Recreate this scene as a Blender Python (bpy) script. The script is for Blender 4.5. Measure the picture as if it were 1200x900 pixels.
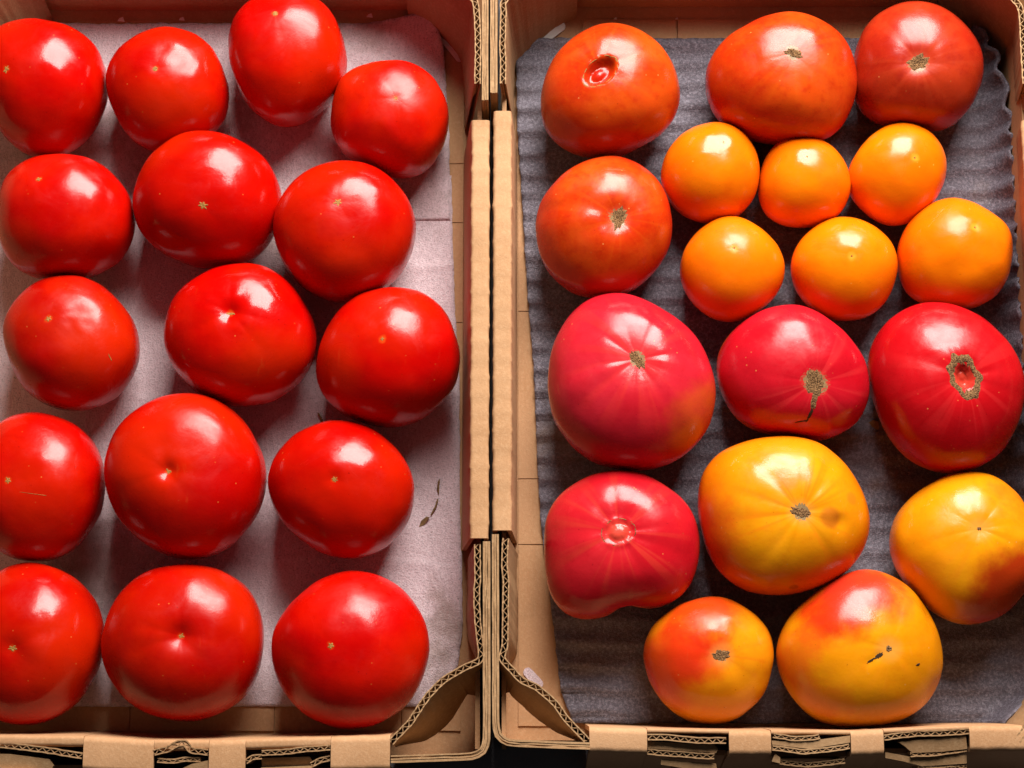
import bpy, math, random
from mathutils import Vector, Matrix, noise

# ------------------------------------------------------------------ scene, camera, light
scene = bpy.context.scene
for o in list(bpy.data.objects):
    bpy.data.objects.remove(o)
COL = scene.collection
MM = 0.001
random.seed(7)

cam_data = bpy.data.cameras.new('camera')
cam = bpy.data.objects.new('camera', cam_data)
COL.objects.link(cam)
CAM_TILT = math.radians(11.0)
CAM_DIST = 1.0
CAM_TARGET = Vector((0, 0, 0.04))
cam.location = CAM_TARGET + CAM_DIST * Vector((0, -math.sin(CAM_TILT), math.cos(CAM_TILT)))
cam.rotation_euler = (CAM_TILT, 0, 0)
cam_data.sensor_fit = 'HORIZONTAL'
cam_data.sensor_width = 36
cam_data.lens = 36 / 0.54
cam_data.clip_start = 0.01
cam_data.clip_end = 50
scene.camera = cam

world = bpy.data.worlds.new('World')
scene.world = world
world.use_nodes = True
bg = world.node_tree.nodes['Background']
bg.inputs['Color'].default_value = (0.9, 0.93, 1.0, 1)
bg.inputs['Strength'].default_value = 0.03

# the window the crates stand in front of: one large soft light from the far right
win_data = bpy.data.lights.new('window_light', 'AREA')
win_data.shape = 'RECTANGLE'
win_data.size = 0.72
win_data.size_y = 0.82
win_data.energy = 50
win_data.color = (1.0, 0.95, 0.89)
win = bpy.data.objects.new('window_light', win_data)
COL.objects.link(win)
win.location = (0.25, 0.95, 0.82)
win.rotation_euler = (Vector((-0.02, 0, 0.03)) - Vector(win.location)).to_track_quat('-Z', 'Y').to_euler()

vs = scene.view_settings
vs.view_transform = 'Standard'
vs.look = 'None'
vs.exposure = 0.0
vs.gamma = 1.0
vs.use_curve_mapping = False


# ------------------------------------------------------------------ helpers
def tag(o, label=None, cat=None, group=None, kind=None):
    if label: o['label'] = label
    if cat: o['category'] = cat
    if group: o['group'] = group
    if kind: o['kind'] = kind
    return o


def empty(name, loc=(0, 0, 0)):
    o = bpy.data.objects.new(name, None)
    o.empty_display_size = 0.02
    o.location = loc
    COL.objects.link(o)
    return o


class Mesh:
    """collects vertices (in millimetres) and faces, then becomes ONE object"""
    def __init__(self):
        self.v, self.f = [], []

    def grid(self, rows, close_u=False, close_v=False):
        n0 = len(self.v)
        R, C = len(rows), len(rows[0])
        for r in rows:
            self.v.extend(r)
        for i in range(R if close_u else R - 1):
            for j in range(C if close_v else C - 1):
                a = n0 + i * C + j
                b = n0 + i * C + (j + 1) % C
                c = n0 + ((i + 1) % R) * C + (j + 1) % C
                d = n0 + ((i + 1) % R) * C + j
                self.f.append((a, b, c, d))

    def box(self, x0, x1, y0, y1, z0, z1):
        self.prism([(x0, y0), (x1, y0), (x1, y1), (x0, y1)], z0, z1)

    def prism(self, poly, z0, z1):
        n0 = len(self.v)
        n = len(poly)
        zf0 = z0 if callable(z0) else (lambda x, y: z0)
        zf1 = z1 if callable(z1) else (lambda x, y: z1)
        self.v += [(x, y, zf0(x, y)) for x, y in poly] + [(x, y, zf1(x, y)) for x, y in poly]
        self.f.append(tuple(n0 + i for i in reversed(range(n))))
        self.f.append(tuple(n0 + n + i for i in range(n)))
        for i in range(n):
            j = (i + 1) % n
            self.f.append((n0 + i, n0 + j, n0 + n + j, n0 + n + i))

    def build(self, name, mat, parent=None, smooth=False, origin=(0, 0, 0)):
        me = bpy.data.meshes.new(name)
        ox, oy, oz = origin
        me.from_pydata([((x - ox) * MM, (y - oy) * MM, (z - oz) * MM) for x, y, z in self.v], [], self.f)
        me.validate()
        me.update()
        if smooth:
            me.polygons.foreach_set('use_smooth', [True] * len(me.polygons))
        me.materials.append(mat)
        o = bpy.data.objects.new(name, me)
        COL.objects.link(o)
        if parent:
            o.parent = parent
        else:
            o.location = (ox * MM, oy * MM, oz * MM)
        return o


def smooth01(a, b, x):
    if a == b: return float(x >= a)
    t = max(0.0, min(1.0, (x - a) / (b - a)))
    return t * t * (3 - 2 * t)


def nz(x, y, z=0.0):
    return noise.noise(Vector((x, y, z)))


def lerp_table(tab, x):
    if x <= tab[0][0]: return tab[0][1]
    for (x0, y0), (x1, y1) in zip(tab, tab[1:]):
        if x <= x1:
            return y0 + (y1 - y0) * (x - x0) / (x1 - x0)
    return tab[-1][1]


def resample(path, n):
    """n points evenly along a smoothed open polyline (Catmull-Rom)"""
    P = [Vector(p) for p in path]
    pts = []
    for i in range(len(P) - 1):
        p0 = P[max(i - 1, 0)]; p1 = P[i]; p2 = P[i + 1]; p3 = P[min(i + 2, len(P) - 1)]
        for k in range(12):
            t = k / 12
            m1 = (p2 - p0) * 0.35; m2 = (p3 - p1) * 0.35
            m1 *= min(1, (p2 - p1).length / max((p2 - p0).length * .5, 1e-6)); m2 *= min(1, (p2 - p1).length / max((p3 - p1).length * .5, 1e-6))
            pts.append((2*t**3 - 3*t*t + 1) * p1 + (t**3 - 2*t*t + t) * m1 + (-2*t**3 + 3*t*t) * p2 + (t**3 - t*t) * m2)
    pts.append(P[-1])
    L = [0]
    for a, b in zip(pts, pts[1:]): L.append(L[-1] + (b - a).length)
    out, j = [], 0
    for i in range(n):
        s = L[-1] * i / (n - 1)
        while j < len(L) - 2 and L[j + 1] < s: j += 1
        f = (s - L[j]) / max(L[j + 1] - L[j], 1e-9)
        out.append(pts[j].lerp(pts[j + 1], min(1, max(0, f))))
    return out, L[-1]


def normals2(pts):
    out = []
    for i in range(len(pts)):
        d = pts[min(i + 1, len(pts) - 1)] - pts[max(i - 1, 0)]
        d.normalize()
        out.append(Vector((-d.y, d.x)))
    return out


def ribbon(m, top, bot, off0, off1, zt, zb):
    """upright sheet along a path: off0..off1 across, from bot path at zb to top path at zt"""
    nt, nb = normals2(top), normals2(bot)
    rows = []
    for i in range(len(top)):
        o0 = off0[i] if isinstance(off0, list) else off0
        o1 = off1[i] if isinstance(off1, list) else off1
        z1 = zt[i] if isinstance(zt, list) else zt
        z0 = zb[i] if isinstance(zb, list) else zb
        a = bot[i] + nb[i] * o0; b = top[i] + nt[i] * o0; c = top[i] + nt[i] * o1; d = bot[i] + nb[i] * o1
        rows.append([(a.x, a.y, z0), (b.x, b.y, z1), (c.x, c.y, z1), (d.x, d.y, z0)])
    n0 = len(m.v)
    m.grid(rows, close_v=True)
    e = len(m.v) - 4
    m.f.append((n0, n0 + 1, n0 + 2, n0 + 3))
    m.f.append((e + 3, e + 2, e + 1, e))


def corrugated(m, path, zt, zb, t=3.4, period=4.3, base=None, ragged=0.25, seed=0):
    """cardboard sheet whose fluted edge shows on top: two liners and the wavy medium between"""
    _, L = resample(path, 8)
    n = max(9, int(L / period * 8))
    top, _ = resample(path, n)
    bot, _ = resample(base, n) if base else (top, 0)
    ztl = [zt(p.x, p.y) if callable(zt) else zt for p in top]
    wob = [nrm_ * (.7 * nz(L * i / n * .06, seed * 2.3, 5.5) + .25 * nz(L * i / n * .3, seed, 6.5)) for i, nrm_ in enumerate(normals2(top))]
    top = [p + w for p, w in zip(top, wob)]
    bot = [p + w for p, w in zip(bot, wob)]
    z1 = [z + ragged * nz(i * .35, seed, 1.7) for i, z in enumerate(ztl)]
    z2 = [z + ragged * nz(i * .35, seed, 7.7) for i, z in enumerate(ztl)]
    z3 = [z - .25 + ragged * nz(i * .5, seed, 3.7) for i, z in enumerate(ztl)]
    wall = 0.62
    zbl = [zb(i / (n - 1)) if callable(zb) else zb for i in range(n)]
    if callable(zb):
        bot = [a.lerp(b_, (z_ - q_) / (z_ - 4.2)) for a, b_, z_, q_ in zip(top, bot, ztl, zbl)]
    ribbon(m, top, bot, -t / 2, -t / 2 + wall, z1, zbl)
    ribbon(m, top, bot, t / 2 - wall, t / 2, z2, zbl)
    if callable(zb):
        ribbon(m, bot, bot, -t / 2 + .05, t / 2 - .05, [q_ + .6 for q_ in zbl], [q_ + .05 for q_ in zbl])
    amp = t / 2 - wall
    ph = seed * 1.3
    o = []
    for i in range(n):
        s = L * i / (n - 1)
        tri = math.asin(math.sin(2 * math.pi * s / period + ph + .5 * nz(s * .08, seed))) * 2 / math.pi
        o.append(tri * amp * .98)
    zmid = [max(q_, z_ - 16) for q_, z_ in zip(zbl, ztl)]
    mid = [a.lerp(b, (z_ - k_) / max(z_ - q_, 1e-6)) for a, b, z_, k_, q_ in zip(top, bot, ztl, zmid, zbl)]
    ribbon(m, top, mid, [x - .22 for x in o], [x + .22 for x in o], z3, zmid)


def layered(m, path, zt, zb, t=3.6, seed=0):
    """cardboard sheet whose flutes run along it: the top edge shows as parallel plies"""
    _, L = resample(path, 8)
    n = max(12, int(L / 3))
    top, _ = resample(path, n)
    ztl = [zt(p.x, p.y) if callable(zt) else zt for p in top]
    plies = ((-.5, -.30, 0), (-.30, -.10, -.5), (-.10, .10, -.1), (.10, .20, -1.2), (.20, .5, .1))
    for k, (a, b, dz) in enumerate(plies):
        w = [.12 * nz(i * .3, k * 3.1, seed) * t for i in range(n)]
        z = [zz + dz + .7 * nz(i * .4, k * 5.3, seed + 9) for i, zz in enumerate(ztl)]
        ww = [x if 0 < k < 4 else x * .3 for x in w]
        ribbon(m, top, top, [a * t + x for x in ww], [b * t + x for x in ww], z, zb)


def rolled(m, A, B, out, width, H, zb_in, zb_out, lean=0.0, wave=.30, period=9.2, thick=2.4, seed=0, bulge=None, rad=1.9, flare=0.0):
    """wall panel that rises from the floor, rolls over at the rim and comes down outside.
    A, B: rim inner edge (2D); out: unit vector pointing out of the box; lean: how far the foot stands inwards"""
    A, B, out = Vector(A), Vector(B), Vector(out)
    L = (B - A).length
    t = (B - A) / L
    r = min(width * .42, rad)

    def prof(inset):
        w0, w1, h = inset, width - inset, H - inset
        rr = max(.6, r - inset)
        p = [(-lean + inset, zb_in), (-lean * .55 + inset, zb_in + (H - zb_in) * .45), (-lean * .15 + inset, H - r - 6)]
        for k in range(7):
            a = math.pi / 2 * k / 6
            p.append((w0 + rr - rr * math.cos(a), h - rr + rr * math.sin(a)))
        for k in range(7):
            a = math.pi / 2 * k / 6
            p.append((w1 - rr + rr * math.sin(a), h - rr + rr * math.cos(a)))
        p += [(w1, H - r - 8), (w1 + flare, zb_out)]
        return p
    po, pi_ = prof(0), prof(thick)
    n = max(3, int(L / 1.6))
    rows_o, rows_i = [], []
    for i in range(n + 1):
        s = L * i / n
        c = A + t * s
        if bulge: c = c - out * bulge(s / L)
        wv = wave * (max(0, math.sin(2 * math.pi * s / period + seed + 2.2 * nz(s * .02, seed))) ** 3 * (1 + nz(s * .09, seed, 2.2)) + 1.1 * nz(s * .10, seed, 4.4))
        wz = .35 * nz(s * .06, seed, 8.8) + .06 * math.sin(2 * math.pi * s / period + 1 + seed)
        ro, ri = [], []
        for (u, z), dst in [(q, ro) for q in po] + [(q, ri) for q in pi_]:
            k = smooth01(H - 22, H - 4, z)
            side = -1 if u < width * .5 else 1
            uu = u + side * wv * k * (1 if abs(u - width * .5) > width * .3 else .3)
            p = c + out * uu
            dst.append((p.x, p.y, z + wz * k))
        rows_o.append(ro); rows_i.append(ri)
    m.grid(rows_o)
    m.grid([list(r_) for r_ in rows_i][::-1])
    for ro, ri in ((rows_o[0], rows_i[0]), (rows_o[-1], rows_i[-1])):
        m.grid([ro, ri])
    m.grid([[r_[0] for r_ in rows_o], [r_[0] for r_ in rows_i]])
    m.grid([[r_[-1] for r_ in rows_o], [r_[-1] for r_ in rows_i]])


# ------------------------------------------------------------------ materials
class Nodes:
    def __init__(self, name):
        self.mat = bpy.data.materials.new(name)
        self.mat.use_nodes = True
        self.nt = self.mat.node_tree
        self.bsdf = self.nt.nodes['Principled BSDF']
        self.tc = self.nt.nodes.new('ShaderNodeTexCoord')

    def link(self, a, b):
        self.nt.links.new(a, b)

    def _set(self, sock, v):
        if hasattr(v, 'is_linked') or hasattr(v, 'links'):
            self.link(v, sock)
        else:
            sock.default_value = v

    def mapping(self, scale=(1, 1, 1), loc=(0, 0, 0), src=None):
        n = self.nt.nodes.new('ShaderNodeMapping')
        self.link(src or self.tc.outputs['Object'], n.inputs['Vector'])
        n.inputs['Scale'].default_value = scale
        n.inputs['Location'].default_value = loc
        return n.outputs[0]

    def noise(self, scale, detail=3, rough=.55, vec=None, dist=0.0):
        n = self.nt.nodes.new('ShaderNodeTexNoise')
        self.link(vec or self.tc.outputs['Object'], n.inputs['Vector'])
        n.inputs['Scale'].default_value = scale
        n.inputs['Detail'].default_value = detail
        n.inputs['Roughness'].default_value = rough
        n.inputs['Distortion'].default_value = dist
        return n.outputs['Fac']

    def voronoi(self, scale, vec=None, rnd=1.0):
        n = self.nt.nodes.new('ShaderNodeTexVoronoi')
        self.link(vec or self.tc.outputs['Object'], n.inputs['Vector'])
        n.inputs['Scale'].default_value = scale
        n.inputs['Randomness'].default_value = rnd
        return n

    def ramp(self, fac, a, b, lo=0.0, hi=1.0):
        n = self.nt.nodes.new('ShaderNodeMapRange')
        n.interpolation_type = 'SMOOTHSTEP'
        self._set(n.inputs['Value'], fac)
        n.inputs['From Min'].default_value = a
        n.inputs['From Max'].default_value = b
        n.inputs['To Min'].default_value = lo
        n.inputs['To Max'].default_value = hi
        return n.outputs['Result']

    def math(self, op, a, b=0.0, c=0.0):
        n = self.nt.nodes.new('ShaderNodeMath')
        n.operation = op
        self._set(n.inputs[0], a)
        self._set(n.inputs[1], b)
        self._set(n.inputs[2], c)
        return n.outputs[0]

    def vmath(self, op, a, b):
        n = self.nt.nodes.new('ShaderNodeVectorMath')
        n.operation = op
        self._set(n.inputs[0], a)
        self._set(n.inputs[1], b)
        return n.outputs['Value'] if op == 'DOT_PRODUCT' else n.outputs['Vector']

    def mix(self, fac, a, b, mode='MIX'):
        n = self.nt.nodes.new('ShaderNodeMix')
        n.data_type = 'RGBA'
        n.blend_type = mode
        self._set(n.inputs[0], fac)
        for s, v in ((n.inputs[6], a), (n.inputs[7], b)):
            if isinstance(v, tuple): s.default_value = (*v[:3], 1)
            else: self.link(v, s)
        return n.outputs[2]

    def attr(self, name):
        n = self.nt.nodes.new('ShaderNodeAttribute')
        n.attribute_name = name
        return n.outputs['Fac']

    def bump(self, height, strength, dist):
        n = self.nt.nodes.new('ShaderNodeBump')
        n.inputs['Strength'].default_value = strength
        n.inputs['Distance'].default_value = dist
        self.link(height, n.inputs['Height'])
        self.link(n.outputs[0], self.bsdf.inputs['Normal'])

    def done(self, color, rough=.5, spec=.5):
        if isinstance(color, tuple): self.bsdf.inputs['Base Color'].default_value = (*color, 1)
        else: self.link(color, self.bsdf.inputs['Base Color'])
        self._set(self.bsdf.inputs['Roughness'], rough)
        self.bsdf.inputs['Specular IOR Level'].default_value = spec
        return self.mat


def cardboard_material(name, base, dark, light):
    N = Nodes(name)
    blot = N.noise(14, 4, .6)
    fib = N.noise(620, 4, .7, N.mapping((1, .8, 1)))
    speck = N.noise(1300, 2, .6)
    c = N.mix(N.ramp(blot, .3, .72), dark, base)
    c = N.mix(N.ramp(fib, .42, .75, 0, .4), c, light)
    c = N.mix(N.ramp(speck, .62, .75, 0, .35), c, tuple(x * .45 for x in dark))
    stain = N.noise(30, 5, .65, N.mapping(loc=(3, 1, 2)))
    c = N.mix(N.ramp(stain, .6, .78, 0, .35), c, tuple(x * .55 for x in base))
    N.bump(N.math('ADD', fib, N.math('MULTIPLY', speck, .6)), .25, .0006)
    return N.done(c, .78, .25)


M_CARD = cardboard_material('kraft_cardboard', (.53, .295, .15), (.43, .225, .105), (.63, .39, .22))
M_EDGE = cardboard_material('cut_cardboard_edge', (.43, .255, .125), (.31, .17, .078), (.58, .38, .21))


def table_material():
    N = Nodes('dark_table')
    g = N.noise(60, 5, .65)
    c = N.mix(g, (.13, .115, .12), (.21, .19, .195))
    N.bump(N.noise(500, 3), .2, .0005)
    return N.done(c, .55, .4)


def liner_material(name, base, dark, light, grain, glint, stretch=.5, mixf=.7):
    N = Nodes(name)
    big = N.noise(9, 4, .6)
    fine = N.noise(grain, 3, .75, N.mapping((1, stretch, 1)))
    fine2 = N.noise(grain * 2.4, 2, .7)
    c = N.mix(N.ramp(big, .32, .7), dark, base)
    c = N.mix(N.ramp(fine, .4, .72, 0, mixf), c, light)
    c = N.mix(N.ramp(fine2, .5, .7, 0, .6), c, tuple(x * .45 for x in dark))
    st = N.noise(17, 5, .62, N.mapping(loc=(.37, .12, .5)))
    c = N.mix(N.ramp(st, .54, .74, 0, .6), c, (.21, .13, .075))
    sp = N.noise(330, 2, .5, N.mapping(loc=(1.3, .2, .5)))
    c = N.mix(N.ramp(sp, .74, .79, 0, .6), c, (.10, .06, .035))
    N.bump(N.math('ADD', fine, fine2), .55, .0011)
    return N.done(c, N.ramp(fine2, .3, .7, .62 - glint, .75), .45)


M_TABLE = table_material()
M_PAPER = liner_material('mauve_liner_sheet', (.75, .60, .635), (.63, .49, .525), (.85, .71, .745), 480, .05)
M_FOAM = liner_material('grey_foam_sheet', (.135, .118, .146), (.09, .077, .098), (.40, .365, .43), 640, .34, .9, .55)
N_ = Nodes('pale_paper_and_slot_light')
M_PALE = N_.done(N_.mix(N_.noise(200, 3), (.60, .57, .53), (.74, .71, .67)), .6, .3)  # paper chips, and the light painted in at the corner slots
N_ = Nodes('dry_stem')
M_DRY = N_.done(N_.mix(N_.noise(400, 3), (.10, .055, .02), (.32, .20, .09)), .85, .2)
N_ = Nodes('cork_scar')
_cn = N_.noise(1500, 4, .7)
N_.bump(_cn, .9, .0012)
M_CORK = N_.done(N_.mix(N_.ramp(_cn, .36, .66), (.05, .02, .008), (.42, .22, .09)), .85, .2)
N_ = Nodes('green_star_scar')
_cn = N_.noise(1800, 4, .7)
M_STAR = N_.done(N_.mix(N_.ramp(_cn, .36, .66), (.20, .06, .008), (.42, .25, .06)), .7, .3)
N_ = Nodes('black_crack')
M_CRACK = N_.done(N_.mix(N_.noise(900, 3), (.012, .006, .004), (.07, .035, .015)), .8, .2)


# ------------------------------------------------------------------ the table
H = 66.0          # rim height of both trays in millimetres
m = Mesh()
m.box(-1500, 1500, -1200, 1500, -30, 0)
tag(m.build('table_top', M_TABLE), kind='structure')


# ------------------------------------------------------------------ the cardboard trays
def part(fn, name, mat, root, smooth=False):
    mm = Mesh()
    fn(mm)
    o = mm.build(name, mat, root, smooth)
    if smooth:
        for p in o.data.polygons:
            p.use_smooth = True
        o.data.set_sharp_from_angle(angle=math.radians(50))
    return o


def slab(root, poly, z0, z1, name, mat=None):
    return part(lambda q: q.prism(poly, z0, z1), name, mat or M_CARD, root)


def shift(path, dx, dy):
    return [(x + dx, y + dy) for x, y in path]


def gusset(root, top, base=None, seed=0, zt=H, raised=False, drop=26):
    """diagonal corner flap; a raised one is a short leaf that light passes under"""
    leaf = (lambda s: 4.2 + smooth01(.55, .62, s) * (H - drop - 9 * math.sin(math.pi * min(1, max(0, (s - .6) / .4))))) if raised else 4.2
    o = part(lambda q: corrugated(q, top, zt, leaf, 3.4, 4.3, base, .35, seed), 'corner_gusset', M_EDGE, root)
    return o


def side_wall(root, xin, y1, y0, out, width, lean, seed):
    part(lambda q: rolled(q, (xin, y1), (xin, y0), (out, 0), width, H, 4.2, .5, lean, seed=seed), 'rolled_side_wall', M_CARD, root, True)


# ---- left tray
LB = empty('cardboard_tray', (-.16, .02, 0))
tag(LB, 'brown corrugated cardboard tray on the left holding only plain red tomatoes', 'tray', 'cardboard trays side by side')
RB = empty('cardboard_tray', (.14, .02, 0))
tag(RB, 'brown corrugated cardboard tray on the right holding orange, yellow and mixed tomatoes', 'tray', 'cardboard trays side by side')
for e in (LB, RB):
    e.location = (0, 0, 0)

slab(LB, [(-312, -192), (-14.6, -192), (-14.6, 236), (-312, 236)], .4, 4.0, 'floor_panel')
side_wall(LB, -21.4, 136.8, -84.4, 1, 9.5, 5.6, 1)
side_wall(LB, -306, 136.8, -84.4, -1, 9.5, 2, 2)
for root, x0, x1 in ((LB, -18.6, -16.2), (LB, -309, -306.4), (RB, -5.2, -3), (RB, 274, 275.4)):     # low inner ply behind the rolled part
    slab(root, [(x0, -189), (x1, -189), (x1, 234), (x0, 234)], .6, H - 17, 'inner_ply')
part(lambda q: layered(q, [(-14.4, 244.4), (-14.3, 195.7), (-14.2, 148.0)], H, .5, 3.4, 1), 'outer_side_wall', M_EDGE, LB)
part(lambda q: layered(q, [(-12.8, -86.0), (-12.7, -139.2), (-12.6, -183.9), (-14.2, -189.6), (-19.3, -192.4), (-40.6, -193.4), (-59.9, -194.0)], H, .5, 3.7, 2), 'outer_side_wall', M_EDGE, LB)
part(lambda q: layered(q, [(-315.6, -86.0), (-315.6, -185.9), (-313.6, -192.0), (-307.5, -194.0)], H, .5, 3.7, 3), 'outer_side_wall', M_EDGE, LB)
part(lambda q: layered(q, [(-315.6, 244.4), (-315.6, 195.7), (-315.6, 148.0)], H, .5, 3.4, 4), 'outer_side_wall', M_EDGE, LB)
gusset(LB, [(-18.3, 157.1), (-18.3, 195.7), (-19.8, 203.8), (-30.4, 212.9), (-45.7, 226.1), (-60.9, 238.3)],
       [(-25, 152), (-26, 186), (-28, 194), (-35, 204), (-46, 214), (-58, 220)], 1)
gusset(LB, [(-17.2, -87.5), (-17.1, -131.1), (-16.0, -144.8), (-23.3, -149.0), (-34.0, -155.5), (-42.4, -164.2), (-50.7, -175.5), (-59.9, -185.9)],
       [(-22, -89), (-22, -132), (-17, -146), (-17, -160), (-23, -171), (-30, -180), (-43, -187), (-60, -187)], 2, H, True, 38)
gusset(LB, [(-308.5, 157.1), (-308.5, 195.7), (-306.5, 203.8), (-294.3, 215.0), (-279.1, 228.2), (-265.9, 238.3)],
       [(-302, 152), (-302, 176), (-298, 184), (-285, 198), (-272, 210), (-262, 219)], 3)
gusset(LB, [(-308.5, -87.5), (-308.5, -131.1), (-306.5, -144.3), (-294.3, -156.5), (-279.1, -171.7), (-267.9, -183.9)], None, 4)
part(lambda q: rolled(q, (-302, 238.3), (-24, 238.3), (0, 1), 10, H, 4.2, .5, 15, seed=3), 'rolled_end_wall', M_CARD, LB, True)

# ---- right tray
slab(RB, [(-6.2, -184.5), (281, -184.5), (281, 236), (-6.2, 236)], .4, 4.0, 'floor_panel')
side_wall(RB, -.2, 141.9, -80.4, -1, 9.6, 3, 4)
side_wall(RB, 269, 136.8, -84.4, 1, 9.5, -10, 5)
part(lambda q: layered(q, [(-9.7, 244.4), (-9.7, 195.7), (-9.6, 152.0)], H, .5, 3.8, 5), 'outer_side_wall', M_EDGE, RB)
part(lambda q: layered(q, [(-8.4, -82.4), (-8.2, -139.2), (-8.0, -176.8), (-6.5, -182.9), (-1.5, -185.9), (18.3, -186.9), (38.6, -187.6)], H, .5, 3.5, 6), 'outer_side_wall', M_EDGE, RB)
part(lambda q: layered(q, [(276.1, 244.4), (276.1, 195.7), (276.1, 148.0)], H, .5, 3.5, 7), 'outer_side_wall', M_EDGE, RB)
part(lambda q: layered(q, [(277.1, -86.5), (277.1, -185.9), (275.0, -191.0), (265.9, -193.0)], H, .5, 3.5, 8), 'outer_side_wall', M_EDGE, RB)
gusset(RB, [(-4.6, 157.1), (-4.6, 195.7), (-4.4, 202.8), (5.1, 212.9), (20.3, 226.1), (35.5, 238.3)],
       [(0, 152), (0, 186), (2, 192), (10, 201), (22, 212), (36, 220)], 5)
gusset(RB, [(-3.5, -84.4), (-3.5, -137.2), (-4.9, -144.8), (0.0, -150.4), (5.1, -155.5), (12.8, -159.3), (21.3, -167.1), (27.4, -175.5), (37.2, -184.9)],
       [(1, -86), (1, -138), (-3, -146), (-8, -163), (-6, -170), (1, -176), (10, -182), (22, -186), (38, -186.5)], 6, H, True)
gusset(RB, [(272.0, 157.1), (272.0, 195.7), (270.0, 202.8), (259.8, 212.9), (243.6, 226.1), (227.3, 238.3)],
       [(280, 152), (280, 184), (277, 190), (268, 202), (254, 214), (243, 220)], 7)
gusset(RB, [(272.0, -87.5), (272.0, -139.2), (272.0, -151.4), (267.9, -161.6), (258.8, -173.7), (250.7, -184.9)],
       [(279, -89), (279, -142), (278, -150), (272, -160), (262, -171), (254, -179)], 8)
part(lambda q: rolled(q, (-2, 238.3), (272, 238.3), (0, 1), 10, H, 4.2, .5, 13, seed=6), 'rolled_end_wall', M_CARD, RB, True)


def end_wall(root, y, width, lean, segs, slots, slot_in, seed):
    """near end wall: rolled pieces between the hand slots, low panels across the slots"""
    for i, (a, b) in enumerate(segs):
        part(lambda q: rolled(q, (a, y(a)), (b, y(b)), (0, -1), width, H, 4.2, .5, lean, .22, 13, 2.4, seed + i, None, 3.2, 12), 'rim_fold', M_CARD, root, True)
    for i, (a, b) in enumerate(slots):
        yy = (y(a) + y(b)) / 2
        part(lambda q: rolled(q, (a + .15, y(a)), (b - .15, y(b)), (0, -1), slot_in, H - .3, 4.2, 40, lean, .1, 13, min(1.2, slot_in * .35), seed + i), 'slot_lip', M_CARD, root, True)
        part(lambda q: q.grid([[(x, yy - width + u - f, z) for u, z, f in ((0, H - 15, 0), (0, .5, 12), (2.5, .5, 12), (2.5, H - 15, 0))] for x in (a + .2, b - .2)], close_v=True), 'outer_end_wall', M_CARD, root)


def strip(root, path, dz=0.0, t=3.0, seed=0, depth=15):
    part(lambda q: corrugated(q, path, H + dz, H + dz - depth, t, 4.0, None, .3, seed), 'fluted_strip', M_EDGE, root)


def tab(root, poly, dz, tilt=(0, 0), thick=2.6):
    cx = sum(p[0] for p in poly) / len(poly); cy = sum(p[1] for p in poly) / len(poly)
    f1 = lambda x, y: H + dz + (x - cx) * tilt[0] + (y - cy) * tilt[1]
    f0 = lambda x, y: f1(x, y) - thick
    slab(root, poly, f0, f1, 'torn_tab', M_EDGE)


yL = lambda x: lerp_table([(-310, -182), (-225, -182), (-166, -185.3), (-112, -183.6), (-60, -182.4)], x)
end_wall(LB, yL, 17, 3, [(-212.1, -177.3), (-149.9, -131.9), (-89.6, -60.4)], [(-307.5, -212.1), (-177.3, -149.9), (-131.9, -89.6)], 5.2, 10)
strip(LB, [(-304.5, -187.6), (-258.8, -187.3), (-248.7, -187.2), (-231.4, -189.6), (-212.6, -192.3)], -.3, 3.1, 1)
tab(LB, [(-304.5, -190.5), (-248.7, -191.5), (-229.4, -194.0), (-227.3, -197.1), (-230.4, -204.2), (-304.5, -204.2)], -3, (0, .25))
tab(LB, [(-304.5, -197.1), (-237.5, -198.6), (-234.4, -201.2), (-239.5, -207.2), (-304.5, -207.2)], -1.5, (0, .1), 3.2)
strip(LB, [(-177.0, -191.0), (-170.5, -188.8), (-165.9, -186.3), (-161.9, -186.1), (-158.8, -189.6), (-150.4, -190.6)], .3, 3.2, 3)
strip(LB, [(-175.6, -194.5), (-168.5, -194.7), (-162.4, -193.8), (-154.3, -193.9)], -1.5, 2.4, 4)
tab(LB, [(-165.4, -199.6), (-158.3, -196.3), (-150.4, -194.6), (-150.4, -203.2), (-165.4, -204.2)], -1, (0, .2))
strip(LB, [(-123.8, -191.2), (-106.6, -190.0), (-89.9, -188.4)], -.2, 2.9, 5)
strip(LB, [(-131.5, -195.6), (-128.4, -193.2), (-123.8, -192.6)], -.6, 2.6, 6)
tab(LB, [(-124.3, -193.5), (-100.5, -192.8), (-98.4, -196.1), (-97.4, -204.2), (-124.3, -204.2)], -7, (0, .9))
tab(LB, [(-124.3, -198.1), (-99.0, -197.1), (-97.9, -205.2), (-124.3, -205.2)], -2.5, (0, .05))
strip(LB, [(-99.5, -196.6), (-94.4, -194.4), (-89.9, -193.4)], -2, 2.8, 7)

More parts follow.
